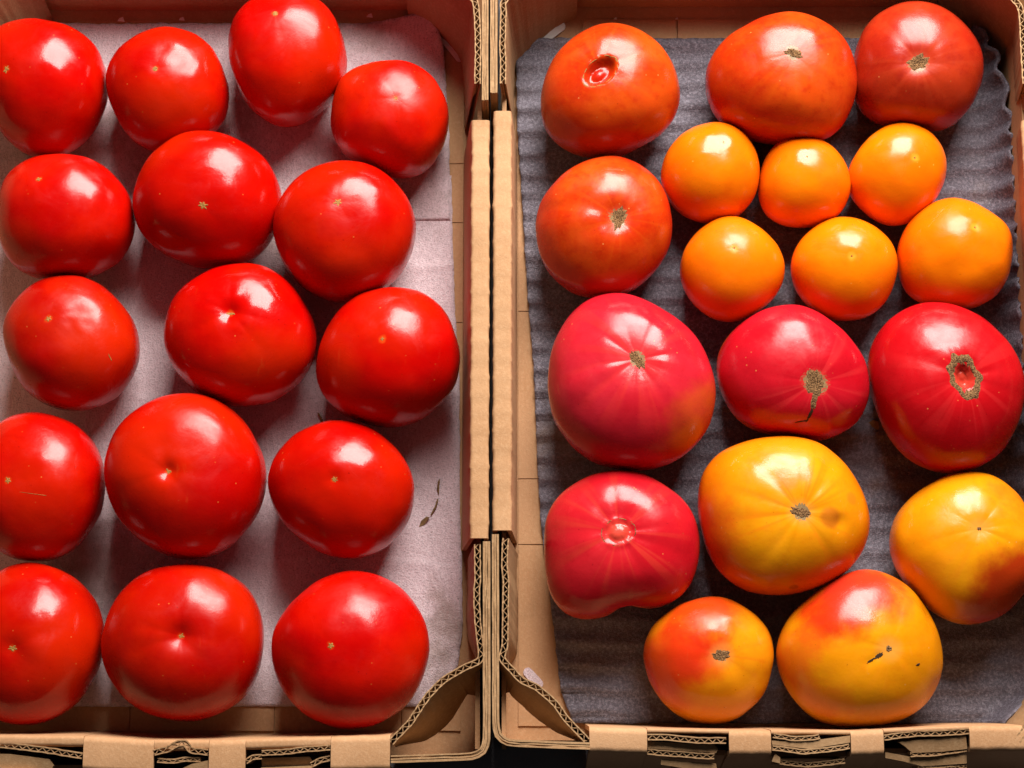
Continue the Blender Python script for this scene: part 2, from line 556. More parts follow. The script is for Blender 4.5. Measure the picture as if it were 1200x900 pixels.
yR = lambda x: lerp_table([(30, -178), (83, -179.6), (167, -180.2), (236, -177.4), (252, -177.6)], x)
end_wall(RB, yR, 12.6, 2.5, [(38.4, 66.9), (107.5, 128.3), (167.9, 184.1), (226.8, 265.9)], [(66.9, 107.5), (128.3, 167.9), (184.1, 226.8)], 2.0, 20)
strip(RB, [(67.2, -183.1), (86.3, -184.2), (106.1, -184.7)], -.6, 3.2, 8)
tab(RB, [(67.5, -185.3), (100.5, -187.1), (102.5, -189.0), (101.5, -191.0), (67.5, -188.6)], -4, (0, .2))
strip(RB, [(67.4, -190.3), (83.2, -192.0), (100.5, -193.0)], -4, 3.0, 9)
tab(RB, [(74.1, -193.6), (86.3, -195.1), (101.5, -196.1), (102.5, -201.2), (91.3, -199.6), (81.2, -197.7), (74.1, -196.7)], -7, (0, .3))
strip(RB, [(80.2, -198.9), (91.3, -200.7), (102.5, -202.2)], -8.5, 2.2, 10)
strip(RB, [(129.4, -182.5), (135.0, -183.3), (141.1, -183.9), (148.2, -183.3), (152.2, -182.5)], .4, 2.6, 11)
tab(RB, [(128.7, -184.9), (141.1, -185.9), (152.2, -184.5), (167.5, -182.5), (167.5, -185.9), (147.2, -189.0), (128.9, -186.9)], -.4, (0, .1))
strip(RB, [(128.9, -188.6), (145.1, -190.6), (167.1, -187.6)], -.6, 2.6, 12)
strip(RB, [(130.9, -195.3), (147.2, -196.5), (165.4, -194.7)], -5, 2.6, 13)
tab(RB, [(130.4, -191.3), (133.0, -193.2), (133.0, -196.1), (128.9, -195.1)], -3, (0, .2))
strip(RB, [(184.5, -182.9), (206.0, -181.5), (226.5, -180.0)], -.4, 3.0, 14)
tab(RB, [(191.8, -185.5), (225.3, -182.5), (226.1, -189.0), (213.1, -190.4), (198.9, -191.0), (195.4, -188.0)], -3, (0, .25))
strip(RB, [(197.9, -191.6), (210.1, -191.4), (225.9, -189.6)], -4, 2.4, 15)
tab(RB, [(185.7, -190.6), (192.8, -191.8), (201.0, -193.4), (226.1, -191.8), (226.3, -196.1), (204.0, -197.5), (194.9, -195.1), (185.7, -193.4)], -6, (0, .25))
strip(RB, [(202.0, -198.6), (214.1, -198.9), (226.3, -197.5)], -7.5, 2.2, 16)


def flap(root, x0, x1, y0, y1, seed, tilt=0.0):
    poly = []
    n = 8
    for k in range(n + 1): poly.append((x0 + (x1 - x0) * k / n, y0 + .25 * nz(k * .7, seed)))
    for k in range(n + 1): poly.append((x1 - (x1 - x0) * k / n, y1 + .25 * nz(k * .7, seed + 5)))
    slab(root, poly, 4.1, lambda x, y: 5.1 + tilt * abs(x - x0) / abs(x1 - x0) + .15 * nz(x * .1, y * .1, seed), 'floor_flap')


for k, (a, b) in enumerate([(132.4, 186), (98.3, 131.9), (41.5, 97.8), (-179.5, 41.0)]): flap(LB, -58, -27.2, a, b, k)
for k, (a, b) in enumerate([(-298, -202.1), (-201.6, -125.6), (-125.1, -58.6)]): flap(LB, a, b, -179.5, -150, 10 + k, .2 * k)
for k, (a, b) in enumerate([(47.8, 150), (-45.2, 47.3), (-80.8, -45.7), (-177, -81.3)]): flap(RB, 3.4, 45, a, b, 20 + k)
for k, (a, b) in enumerate([(40, 92.8), (94, 240)]): flap(RB, a, b, 190, 217.6, 30 + k)
for k, (a, b) in enumerate([(-250, -150), (-149, -64)]): flap(LB, a, b, 190, 217, 40 + k)


def slot_light_patch(root, p0, p1, w, mat=M_PALE):
    """pale capsule at the foot of a corner gusset, coloured as light through a slot"""
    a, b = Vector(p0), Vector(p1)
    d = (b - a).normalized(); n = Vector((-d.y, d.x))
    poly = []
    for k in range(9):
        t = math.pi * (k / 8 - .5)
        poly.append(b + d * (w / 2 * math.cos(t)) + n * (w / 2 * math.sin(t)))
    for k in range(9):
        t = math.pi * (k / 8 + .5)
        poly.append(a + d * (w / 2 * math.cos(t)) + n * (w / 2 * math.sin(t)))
    slab(root, [(p.x, p.y) for p in poly], 5.0, 5.9, 'slot_light_patch', mat)


slot_light_patch(LB, (-41.5, 209.5), (-29.5, 194.5), 5)
slot_light_patch(RB, (13.5, 201.5), (27.5, 213), 5.5)
slot_light_patch(RB, (8.5, -149), (14, -155), 5, M_PAPER)


# ------------------------------------------------------------------ liner sheets
def sheet(name, mat, y0, y1, ny, nx, xl, xr, zf, label, cat, group, thick=.9):
    mm = Mesh()
    rows = []
    for i in range(ny + 1):
        y = y0 + (y1 - y0) * i / ny
        a, b = xl(y), xr(y)
        rows.append([])
        for j in range(nx + 1):
            x = a + (b - a) * j / nx
            dx, dy, z = zf(x, y, j / nx, i / ny)
            rows[-1].append((x + dx, y + dy, z))
    mm.grid(rows)
    o = mm.build(name, mat, None, True)
    s = o.modifiers.new('thickness', 'SOLIDIFY')
    s.thickness = thick * MM
    s.offset = -1
    return tag(o, label, cat, group)


def zlow(x, y, u, v):
    cr = abs(nz(x * .016 + .3 * nz(x * .03, y * .03), y * .022, 11))
    z = 6.1 + .5 * nz(x * .02, y * .03) + .30 * nz(x * .07, y * .05, 3) + .12 * nz(x * .25, y * .2, 6) + .7 * math.exp(-(cr / .045) ** 2)
    return .5 * nz(x * .05, y * .3) * (u > .98), .5 * nz(x * .3, y * .05, 2) * (v < .02), z


def xr_low(y):
    return lerp_table([(-167, -43), (-161, -35), (-145, -28.6), (-127, -26.4), (-100, -26.6), (-63, -28), (7, -28.6), (54, -31.6), (100, -33.2), (140, -34)], y) + .3 * nz(y * .2, 4)


sheet('liner_sheet', M_PAPER, -167, 125, 130, 110, lambda y: -299, xr_low, zlow,
      'mauve grey liner sheet under the lower rows of red tomatoes', 'liner', 'liner sheets in the trays')


def zup(x, y, u, v):
    dx, dy, z = zlow(x, y, u, v)
    z += .45
    k = smooth01(-85, -40, x) * smooth01(180, 218, y)
    dy = .7 * nz(x * .25, 1.2) * (v > .98) + 4.5 * smooth01(-90, -50, x) * smooth01(190, 216, y)
    return dx, dy, z + 7 * k * k


sheet('liner_sheet', M_PAPER, 99.2, 214.5, 60, 110, lambda y: -299, lambda y: lerp_table([(99, -34.2), (152, -35.2), (198, -38.5), (218, -45)], y) + .3 * nz(y * .2, 9), zup,
      'mauve grey liner sheet with lifted corner under the top row of red tomatoes', 'liner', 'liner sheets in the trays')


def zfoam(x, y, u, v):
    ph = 2 * math.pi * (y / 12.4 + .3 * nz(x * .012, y * .01) + .10 * nz(x * .05, y * .04))
    rip = 1.05 * math.sin(ph) - 2.0 * max(0, math.cos(ph)) ** 9
    amp = .62 + .6 * nz(x * .02, y * .015, 7) + .5 * smooth01(.16, .0, u)
    z = 8.6 + max(.15, amp) * rip + .35 * nz(x * .05, y * .06, 2) + .16 * nz(x * .22, y * .25, 5)
    dx = dy = 0
    if u > .93:      # the far edge climbs the side wall in crimps
        k = (u - .93) / .07
        z += 20 * k * k
        crimp = 1.4 * math.sin(2 * math.pi * (y / 15.0 + .5 * nz(y * .03, 3))) + .5 * nz(y * .3, 8)
        dx = -5 * k * k + 1.3 * k * crimp
        z += .8 * k * crimp
    if u < .01: dx += .8 * nz(y * .25, 2)
    if v < .01: dy += .5 * nz(x * .2, 5)
    if v > .99: dy += .8 * nz(x * .2, 6)
    return dx, dy, z


def xl_foam(y):
    return lerp_table([(-175.6, 32), (-159, 25.8), (-135, 23.2), (-100, 19), (-73, 15.8), (-45, 14), (16, 11.8), (54, 8.7), (113, 5.4), (153, 3), (205, 2)], y)


def xr_foam(y):
    return lerp_table([(-176, 257), (-170, 266), (-160, 276), (-150, 280), (128, 279), (163, 277), (188, 272), (206, 262)], y)


sheet('foam_sheet', M_FOAM, -175.6, 205, 190, 150, xl_foam, xr_foam, zfoam,
      'dark grey rippled foam sheet lining the floor of the right tray', 'liner', 'liner sheets in the trays', 1.2)


# ------------------------------------------------------------------ tomatoes
# centre x, y; half height; outline radius as a Fourier series; direction of the scar (all in millimetres)
TOM = {
    'L1': (-256.7, 166.0, 31.3, (36.02, 0.98, 0.26, -1.70, -1.99, 0.24, 1.50, -0.18, 0.13, -0.13, -0.43), (-0.311, -0.052, 0.949)),
    'L2': (-187.6, 164.5, 29.3, (33.24, -0.06, -0.07, -0.39, -0.52, 0.10, -0.27, 0.07, -0.50, -0.16, 0.07), (-0.055, 0.029, 0.998)),
    'L3': (-123.7, 182.6, 30.0, (33.82, 0.55, 0.37, -2.16, -0.47, 0.19, 1.04, -0.20, -0.29, 0.25, -0.58), (-0.078, 0.397, 0.914)),
    'L4': (-66.3, 149.0, 27.6, (32.00, 0.10, 0.15, 0.48, -1.14, -0.68, 0.11, -0.39, 0.62, 0.58, -0.05), (0.145, 0.050, 0.988)),
    'L5': (-163.5, 100.9, 31.9, (37.98, 0.00, 0.09, 1.43, -0.56, -0.32, -0.71, -0.13, 0.29, -0.06, 0.09), (0.063, -0.310, 0.949)),
    'L6': (-89.7, 83.4, 32.3, (37.48, 0.06, 0.03, 0.34, 0.18, 0.04, 0.46, 0.13, 0.02, -0.10, 0.11), (-0.024, 0.176, 0.984)),
    'L7': (-240.9, 91.6, 30.9, (35.67, -0.08, -0.11, 1.51, -0.47, 0.88, -0.16, -0.56, -0.19, 0.16, 0.07), (-0.198, 0.345, 0.917)),
    'L8': (-233.9, 22.7, 30.4, (35.25, -0.03, -0.06, -0.50, -1.47, 0.16, 0.18, -0.11, -0.20, 0.05, 0.11), (-0.154, 0.178, 0.972)),
    'L9': (-143.8, 26.4, 32.5, (38.63, -0.01, -0.01, 1.12, -0.66, -0.27, -0.27, 0.01, -0.32, 0.14, -0.04), (-0.028, 0.144, 0.989)),
    'L10': (-65.3, 14.3, 32.3, (37.55, 0.06, 0.04, 0.36, 1.02, -0.19, -0.65, -0.15, 0.12, 0.13, -0.19), (-0.034, 0.087, 0.996)),
    'L11': (-248.0, -54.3, 31.4, (35.94, 0.97, 0.15, -3.52, -0.10, 0.91, 0.34, -0.30, 0.12, -0.06, -0.01), (-0.211, -0.028, 0.977)),
    'L12': (-169.9, -49.1, 35.3, (42.01, -0.05, 0.10, -0.82, -1.07, -0.33, 0.23, 0.31, 0.16, 0.12, 0.11), (-0.082, -0.063, 0.995)),
    'L13': (-88.9, -55.9, 31.7, (36.64, 0.13, 0.14, 1.08, -1.86, -0.31, 0.29, 0.32, -0.03, 0.11, 0.08), (-0.027, 0.021, 0.999)),
    'L14': (-246.8, -135.8, 33.0, (37.54, 1.27, 0.18, -3.98, 0.17, 1.16, 0.47, -0.24, -0.26, -0.26, 0.16), (-0.039, -0.112, 0.993)),
    'L15': (-168.4, -134.9, 34.3, (40.86, 0.04, -0.02, 0.43, -0.07, -0.34, 0.06, -0.35, 0.01, -0.14, -0.04), (0.103, 0.025, 0.994)),
    'L16': (-82.3, -139.2, 34.5, (40.03, 0.04, -0.02, 0.10, 0.31, -0.36, -0.09, 0.26, 0.18, -0.13, 0.26), (-0.183, 0.006, 0.983)),
    'R1': (52.7, 162.8, 29.7, (36.88, 0.25, 0.10, 0.84, 1.66, 0.47, -1.02, 0.03, -0.03, 0.10, -0.17), (-0.162, 0.042, 0.986)),
    'R2': (147.9, 169.1, 30.3, (38.56, 0.08, 0.36, 2.69, 0.05, -1.16, -0.82, -0.22, 0.22, -0.03, 0.27), (0.041, 0.123, 0.992)),
    'R3': (221.3, 177.1, 28.5, (35.48, 0.24, 0.08, 0.01, -0.30, 0.20, -0.96, -0.50, 0.32, 0.37, 0.38), (-0.125, -0.194, 0.973)),
    'R4': (49.6, 86.5, 29.2, (37.48, -0.12, 0.06, -1.00, 1.18, -0.01, 0.04, 0.16, -0.03, 0.09, 0.03), (0.177, -0.069, 0.982)),
    'R5': (61.7, 0.0, 33.5, (45.23, 0.04, -0.09, -1.07, -2.06, 1.13, -0.88, -0.13, 0.38, -0.11, 0.04), (0.052, 0.152, 0.987)),
    'R6': (55.8, -84.6, 29.5, (39.92, -0.06, 0.03, 1.90, 1.00, 1.55, -1.27, -1.36, -0.62, -0.12, 0.96), (-0.045, 0.090, 0.995)),
    'R7': (149.2, 5.9, 28.8, (37.74, -0.24, 0.19, 1.88, -2.13, -0.41, -1.41, -0.15, -0.20, 0.16, 0.43), (0.181, -0.248, 0.952)),
    'R8': (228.6, -1.3, 32.3, (42.28, 0.28, 0.11, -2.47, -2.21, 0.65, 0.86, 0.10, 0.11, 0.16, 0.19), (0.070, -0.018, 0.997)),
    'O1': (108.2, 118.5, 24.9, (27.08, 0.02, -0.16, -0.35, 0.35, -0.55, -0.07, -0.10, 0.01, -0.02, -0.05), (0.168, 0.361, 0.917)),
    'O2': (158.4, 113.4, 23.2, (25.20, 0.18, 0.08, -0.21, 0.12, 0.44, -0.73, -0.34, 0.06, 0.01, -0.03), (-0.038, 0.300, 0.953)),
    'O3': (209.2, 118.2, 24.7, (26.78, 0.36, -0.22, -0.88, 1.47, -0.48, 0.23, 0.35, 0.04, -0.11, -0.11), (0.178, 0.044, 0.983)),
    'O4': (118.1, 64.5, 25.0, (27.73, 0.02, -0.03, -0.03, 0.08, 0.30, -0.09, 0.45, -0.09, -0.00, 0.09), (-0.049, 0.184, 0.982)),
    'O5': (178.8, 64.7, 25.3, (28.08, 0.00, -0.02, 0.23, -0.03, -0.10, 0.12, 0.18, 0.06, -0.08, 0.23), (-0.015, 0.016, 1.000)),
    'O6': (237.8, 71.7, 26.9, (30.53, 0.01, -0.06, 0.07, 0.50, 0.16, -0.13, -0.21, 0.17, 0.04, 0.30), (0.175, 0.270, 0.947)),
    'Y1': (140.2, -69.4, 32.0, (43.14, -0.08, -0.01, 1.26, -0.58, 0.78, -0.06, -0.47, -0.74, 0.36, -0.04), (0.133, -0.053, 0.990)),
    'Y2': (236.0, -85.7, 29.8, (37.91, -0.25, 0.06, -1.32, -0.35, -1.11, 0.29, 0.54, -0.48, -0.23, -0.15), (0.017, 0.166, 0.986)),
    'Y3': (101.8, -143.4, 26.9, (32.77, 0.03, -0.06, 0.55, 0.19, -0.26, 0.51, 0.13, -0.14, -0.03, 0.21), (0.099, 0.016, 0.995)),
    'Y4': (178.8, -139.9, 32.1, (40.85, 0.24, 0.07, 1.04, 1.18, -0.78, -1.25, 0.33, -0.54, -0.04, 0.35), (0.217, -0.001, 0.976)),
}
TBASE = 6.8


class Shape:
    def __init__(self, key, seed, dimple=(0, 1), ribs=(0.00, 0, 0), lump=.5, hole=None, dents=(), power=2.2):
        self.cx, self.cy, self.b, self.co, p = TOM[key]
        self.p = Vector(p).normalized()
        self.seed, self.dimple, self.ribs, self.lump, self.hole, self.dents, self.power = seed, dimple, ribs, lump, hole, dents, power
        ref = Vector((0, 1, 0))
        self.t = (ref - self.p * ref.dot(self.p)).normalized()     # towards the far side
        self.s = self.t.cross(self.p)                              # towards the right
        self.R0 = self.co[0]

    def radius(self, a, ch):
        c = self.co
        r = sum(c[2*k-1] * math.cos(k*a) + c[2*k] * math.sin(k*a) for k in range(1, 6))
        return c[0] + r * min(1, ch) ** 1.4

    def at(self, ang, az, lift=0.0):
        d = self.p * math.cos(ang) + (self.s * math.cos(az) + self.t * math.sin(az)) * math.sin(ang)
        ch, a = math.hypot(d.x, d.y), math.atan2(d.y, d.x)
        n = self.power if d.z > 0 else self.power + .25
        q = (ch ** n + abs(d.z) ** n) ** (-1 / n)
        R = self.radius(a, ch * q)
        pos = Vector((R * ch * q * math.cos(a), R * ch * q * math.sin(a), self.b * d.z * q))
        sc = self.R0
        off = lift
        arc = ang * sc
        dep, wid = self.dimple
        if dep: off -= dep * math.exp(-(arc / wid) ** 2)
        amp, nr, ph = self.ribs
        if amp:
            wob = az + .35 * nz(math.cos(az) * 1.3, math.sin(az) * 1.3, self.seed)
            rib = math.sqrt(math.cos(nr * .5 * wob + ph) ** 2 + .08) - .68
            fall = smooth01(0, .35, ang) * (1 - .75 * smooth01(.7, 1.6, ang))
            off += .78 * amp * rib * fall * (1 + .9 * nz(math.cos(az) * .9, math.sin(az) * .9, self.seed + 5))
            fine = abs(math.sin(nr * 1.5 * wob + 1)) - .5
            off += amp * .06 * fine * smooth01(.06, .2, ang) * (1 - smooth01(.3, .7, ang))
        if self.hole:
            A, B, rot, depth, core, cu, cw = self.hole
            u, v = arc * math.cos(az - rot), arc * math.sin(az - rot)
            h = math.hypot(u / A, v / B)
            off += -depth * (1 - smooth01(.62, 1.02, h)) + core * math.exp(-(((u + A * cu) / (A * cw)) ** 2 + (v / (B * cw * 1.15)) ** 2) ** 1.6)
        off += self.lump * (nz(d.x * 1.7, d.y * 1.7, d.z * 1.7 + self.seed * 3.1) + .42 * nz(d.x * 3.3, d.y * 3.3, d.z * 3.3 + self.seed))
        for dd, rad, depth in self.dents:
            q2 = (d - Vector(dd).normalized()).length * sc
            off -= depth * math.exp(-(q2 / rad) ** 2)
        nrm = Vector((pos.x / self.R0 ** 2, pos.y / self.R0 ** 2, pos.z / self.b ** 2)).normalized()
        pos += nrm * off
        return pos

    def dir_px(self, dx, dy):
        """unit direction on the surface seen dx, dy (fractions of the radius) off the centre from above"""
        z = math.sqrt(max(.02, 1 - dx * dx - dy * dy))
        return Vector((dx, dy, z)).normalized()

    def mesh(self, name, mat, rings=44, segs=80):
        vs, fs, arc, streak = [], [], [], []
        vs.append(self.at(0, 0)); arc.append(0.); streak.append(0.)
        for i in range(1, rings):
            ang = math.pi * (i / rings) ** 1.45
            for j in range(segs):
                az = 2 * math.pi * j / segs
                vs.append(self.at(ang, az)); arc.append(ang * self.R0)
                c, s = math.cos(az), math.sin(az)
                streak.append(nz(c * 6, s * 6, self.seed + ang * .4) + .5 * nz(c * 14, s * 14, self.seed + 3 + ang * .6))
        vs.append(self.at(math.pi, 0)); arc.append(math.pi * self.R0); streak.append(0.)
        for j in range(segs):
            fs.append((0, 1 + j, 1 + (j + 1) % segs))
        for i in range(rings - 2):
            for j in range(segs):
                a = 1 + i * segs
                fs.append((a + j, a + segs + j, a + segs + (j + 1) % segs, a + (j + 1) % segs))
        a = 1 + (rings - 2) * segs
        for j in range(segs):
            fs.append((a + j, len(vs) - 1, a + (j + 1) % segs))
        zmin = min(v.z for v in vs)
        self.dz = -zmin
        me = bpy.data.meshes.new(name)
        me.from_pydata([(v.x * MM, v.y * MM, (v.z + self.dz) * MM) for v in vs], [], fs)
        me.update()
        me.polygons.foreach_set('use_smooth', [True] * len(me.polygons))
        for nm, data in (('arc', arc), ('streak', streak)):
            at = me.attributes.new(nm, 'FLOAT', 'POINT')
            at.data.foreach_set('value', data)
        me.materials.append(mat)
        o = bpy.data.objects.new(name, me)
        COL.objects.link(o)
        o.location = (self.cx * MM, self.cy * MM, TBASE * MM)
        return o

    def patch(self, name, mat, parent, A, B, rot, points=0, jag=.25, lift=.25, inner=0.0, seed=0, off=(0, 0), bumpy=.25, segs=40):
        """small skin patch that follows the tomato: a scar, a star, a ring (inner > 0) or a crack"""
        mm = Mesh()
        rings = 6
        rows = []
        for i in range(rings + 1):
            f = inner + (1 - inner) * i / rings
            row = []
            for j in range(segs):
                a = 2 * math.pi * j / segs
                k = 1 + jag * nz(math.cos(a) * 2.0, math.sin(a) * 2.0, seed + self.seed) + .35 * jag * nz(math.cos(a) * 5, math.sin(a) * 5, seed)
                if points: k *= .55 + .6 * abs(math.cos(points * a / 2 + seed)) ** 2.5
                if inner and i == 0: k = 1 + .12 * nz(math.cos(a) * 4, math.sin(a) * 4, seed + 2)
                u, v = A * f * k * math.cos(a), B * f * k * math.sin(a)
                x = u * math.cos(rot) - v * math.sin(rot) + off[0]
                y = u * math.sin(rot) + v * math.cos(rot) + off[1]
                r, az = math.hypot(x, y) / self.R0, math.atan2(y, x)
                l = lift * (1 - smooth01(.72, 1, f)) - .12 * smooth01(.9, 1, f)
                if inner: l = lift * math.sin(math.pi * min(1, max(0, (f - inner) / (1 - inner)))) - .1
                l += bumpy * nz(x * 1.9, y * 1.9, seed) * (1 - smooth01(.8, 1, f))
                p = self.at(r, az, l)
                row.append((p.x, p.y, p.z + self.dz))
            rows.append(row)
        mm.grid(rows, close_v=True)
        if not inner:
            n = len(mm.v)
            mm.f.append(tuple(range(segs - 1, -1, -1)))
        return mm.build(name, mat, parent, True)


def skin(name, base, alt, deep, b, seed, patches=(), scale=26, streak=None, halo=None, speck=(.75, .35, .06), rough=.26, low=None, speck_n=170, cork=0, grain=.3):
    """tomato skin: mottled pigment, blush patches fixed to the fruit, pale specks, a halo round the scar"""
    N = Nodes(name)
    co = N.mapping(loc=(seed * 1.37, seed * .71, seed * .33))
    mot = N.noise(scale, 4, .55, co, .3)
    fin = N.noise(scale * 7, 3, .6, co)
    c = N.mix(N.ramp(mot, .34, .68), base, alt)
    c = N.mix(N.ramp(fin, .45, .8, 0, grain), c, deep)
    gra = N.noise(scale * 22, 3, .65, co)
    c = N.mix(N.ramp(gra, .5, .75, 0, grain * .6), c, alt)
    nrm = N.vmath('NORMALIZE', N.vmath('SUBTRACT', N.tc.outputs['Object'], (0, 0, b * MM)), (0, 0, 0))
    wob = N.noise(scale * 2.2, 4, .6, co)
    wobc = N.math('MULTIPLY_ADD', wob, .36, -.18)
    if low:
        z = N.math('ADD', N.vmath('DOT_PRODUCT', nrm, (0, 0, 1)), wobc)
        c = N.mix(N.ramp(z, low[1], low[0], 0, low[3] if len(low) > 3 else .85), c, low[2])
    if streak:
        c = N.mix(N.math('MULTIPLY', N.ramp(N.attr('streak'), .05, .55), N.ramp(N.attr('arc'), 55, 14, 0, streak[1])), c, streak[0])
    for d, inner, outer, colr, w in patches:
        near = outer > .97      # small blemish: hardly any wobble of its edge
        dot = N.math('ADD', N.vmath('DOT_PRODUCT', nrm, tuple(Vector(d).normalized())), N.math('MULTIPLY', wobc, .03 if near else 1.0))
        c = N.mix(N.ramp(dot, outer, inner, 0, w), c, colr)
    arc = N.attr('arc')
    if halo:
        hz = N.math('ADD', arc, N.math('MULTIPLY_ADD', fin, 4.0, -2.0))
        c = N.mix(N.ramp(hz, halo[1], halo[1] * .25, 0, halo[2]), c, halo[0])
    if cork:
        grit = N.noise(1100, 4, .75, co)
        rad = N.math('ADD', arc, N.math('MULTIPLY_ADD', wob, 8.0, -4.0))
        lim = N.ramp(rad, cork * 1.7, cork * .5, .74, .36)
        c = N.mix(N.math('GREATER_THAN', grit, lim), c, N.mix(N.noise(1700, 3, .7), (.10, .05, .02), (.42, .29, .14)))
    v = N.voronoi(speck_n, co)
    sel = N.noise(speck_n * .35, 2, .5, N.mapping(loc=(seed * .3 + 2, 1, 3)))
    dots = N.math('MULTIPLY', N.ramp(v.outputs['Distance'], .085, .04), N.ramp(sel, .44, .6, 0, .55))
    c = N.mix(dots, c, speck)
    rgh = N.ramp(N.noise(48, 5, .65, co, .6), .34, .72, rough - .06, rough + .13)
    scuff = N.ramp(N.noise(55, 5, .7, N.mapping((1, .22, .6), (seed, 2, seed * .2)), 1.5), .66, .76, 0, .13)
    c = N.mix(scuff, c, speck)
    pit = N.noise(700, 2, .5, co)
    c = N.mix(N.ramp(pit, .72, .78, 0, .5), c, tuple(x * .35 for x in deep))
    N.bump(N.math('ADD', N.math('MULTIPLY', N.noise(900, 2, .5), .08), N.noise(130, 3, .55, co)), .10, .0016)
    m_ = N.done(c, rgh, .33)
    return m_


RED, RED2, DEEP = (.46, .0010, .0002), (.54, .0065, .0004), (.37, .0006, .0002)
RED_LABEL = {
    'L1': 'glossy red tomato in the far left corner of the left tray, cut by the frame',
    'L2': 'small red tomato second from left in the far row of the left tray',
    'L3': 'tall oval red tomato touching the far edge of the photo, third in its row',
    'L4': 'red tomato nearest the lifted liner corner, last in the far row of the left tray',
    'L5': 'red tomato with a greenish star scar, middle of the second row in the left tray',
    'L6': 'red tomato with a yellow star scar in its highlight, right end of the second row',
    'L7': 'wide red tomato at the left end of the second row, against the left edge',
    'L8': 'red tomato with bruised dents in its highlight, left end of the third row',
    'L9': 'large red tomato with a slit-like dimple, middle of the third row in the left tray',
    'L10': 'red tomato closest to the tray wall, right end of the third row',
    'L11': 'red tomato with a fine scratch across its side, left end of the fourth row',
    'L12': 'largest red tomato, with a creased green tip, middle of the fourth row',
    'L13': 'red tomato beside the dry stem on the liner, right end of the fourth row',
    'L14': 'red tomato with a ragged green scar in the near left corner, cut by the frame',
    'L15': 'big red tomato with a sunken tip in the middle of the nearest row',
    'L16': 'red tomato beside the folded corner of the left tray, right end of nearest row',
}
RED_SCAR = {   # size, points, dimple (depth, width), slit?
    'L1': (2.4, 5, (.5, 4)), 'L2': (1.5, 0, (.2, 3)), 'L3': (1.6, 0, (.2, 3)), 'L4': (1.2, 4, (.2, 3)), 'L5': (2.6, 6, (.3, 4)),
    'L6': (2.2, 5, (.3, 4)), 'L7': (1.5, 4, (.2, 3)), 'L8': (1.7, 5, (.2, 3)), 'L9': (2.0, 0, (2.8, 5)), 'L10': (1.2, 4, (.2, 3)),
    'L11': (1.8, 5, (.2, 3)), 'L12': (1.9, 3, (2.8, 5)), 'L13': (1.8, 6, (1.0, 4)), 'L14': (2.6, 5, (1.2, 5)), 'L15': (1.7, 4, (3.4, 6.5)), 'L16': (1.9, 5, (.2, 4)),
}
for i, key in enumerate(k for k in TOM if k[0] == 'L'):
    size, pts, dim = RED_SCAR[key]
    dents = ()
    if key == 'L8': dents = (((.28, .30, .9), 5, .55), ((.40, .12, .9), 3.2, .5), ((.16, .12, .97), 3, .35), ((.42, .28, .86), 2.6, .4))
    if key == 'L2': dents = (((.05, .38, .92), 4, .5), ((.34, .22, .9), 4, .4))
    if key == 'L14': dents = (((.33, .30, .9), 3, .4), ((.36, .1, .93), 4, .45))
    if key == 'L5': dents = (((.30, .40, .86), 5, .5),)
    sh = Shape(key, i + 1, dim, (.35 if key in ('L12', 'L15', 'L9') else .16, 5 + i % 3, i), .95, None, dents, 2.18 + .12 * (i % 3))
    rr = random.Random(i * 7 + 3)
    hue = rr.uniform(.6, 1.9)
    lum = rr.uniform(.9, 1.1)
    A_ = (RED[0] * lum, RED[1] * hue, RED[2]); B_ = (RED2[0] * lum, RED2[1] * hue, RED2[2])
    redpatch = [((rr.uniform(-1, 1), rr.uniform(-1, 1), rr.uniform(0, .8)), 1.0, .6, (.57, .018, .0007), rr.uniform(.2, .6)) for _ in range(2)]
    mat = skin('red_tomato_skin', A_, B_, DEEP, TOM[key][2], i + 1, halo=((.72, .16, .015), 2.4, .3), patches=redpatch, rough=.205 + .02 * (i % 4), speck=(.70, .20, .04))
    o = sh.mesh('red_tomato', mat)
    tag(o, RED_LABEL[key], 'tomato', 'red tomatoes in the left tray')
    if key == 'L9':
        sh.patch('blossom_scar', M_STAR, o, 2.6, .8, 0, 0, .3, .1, seed=i, off=(0, -.6))
    else:
        sh.patch('blossom_scar', M_STAR, o, size, size * (.6 if key in ('L1', 'L14', 'L12') else .85), 1.0 + i * .4, pts, .35, .12, seed=i, bumpy=.12)
    if key == 'L11':
        sh.patch('scratch', M_STAR, o, 8, .12, -.16, 0, .5, .05, seed=2, off=(13, -7), bumpy=.05)
    if key == 'L8':
        sh.patch('scratch', M_STAR, o, 2.6, .35, -1.0, 0, .5, .05, seed=2, off=(33, -18), bumpy=.05)

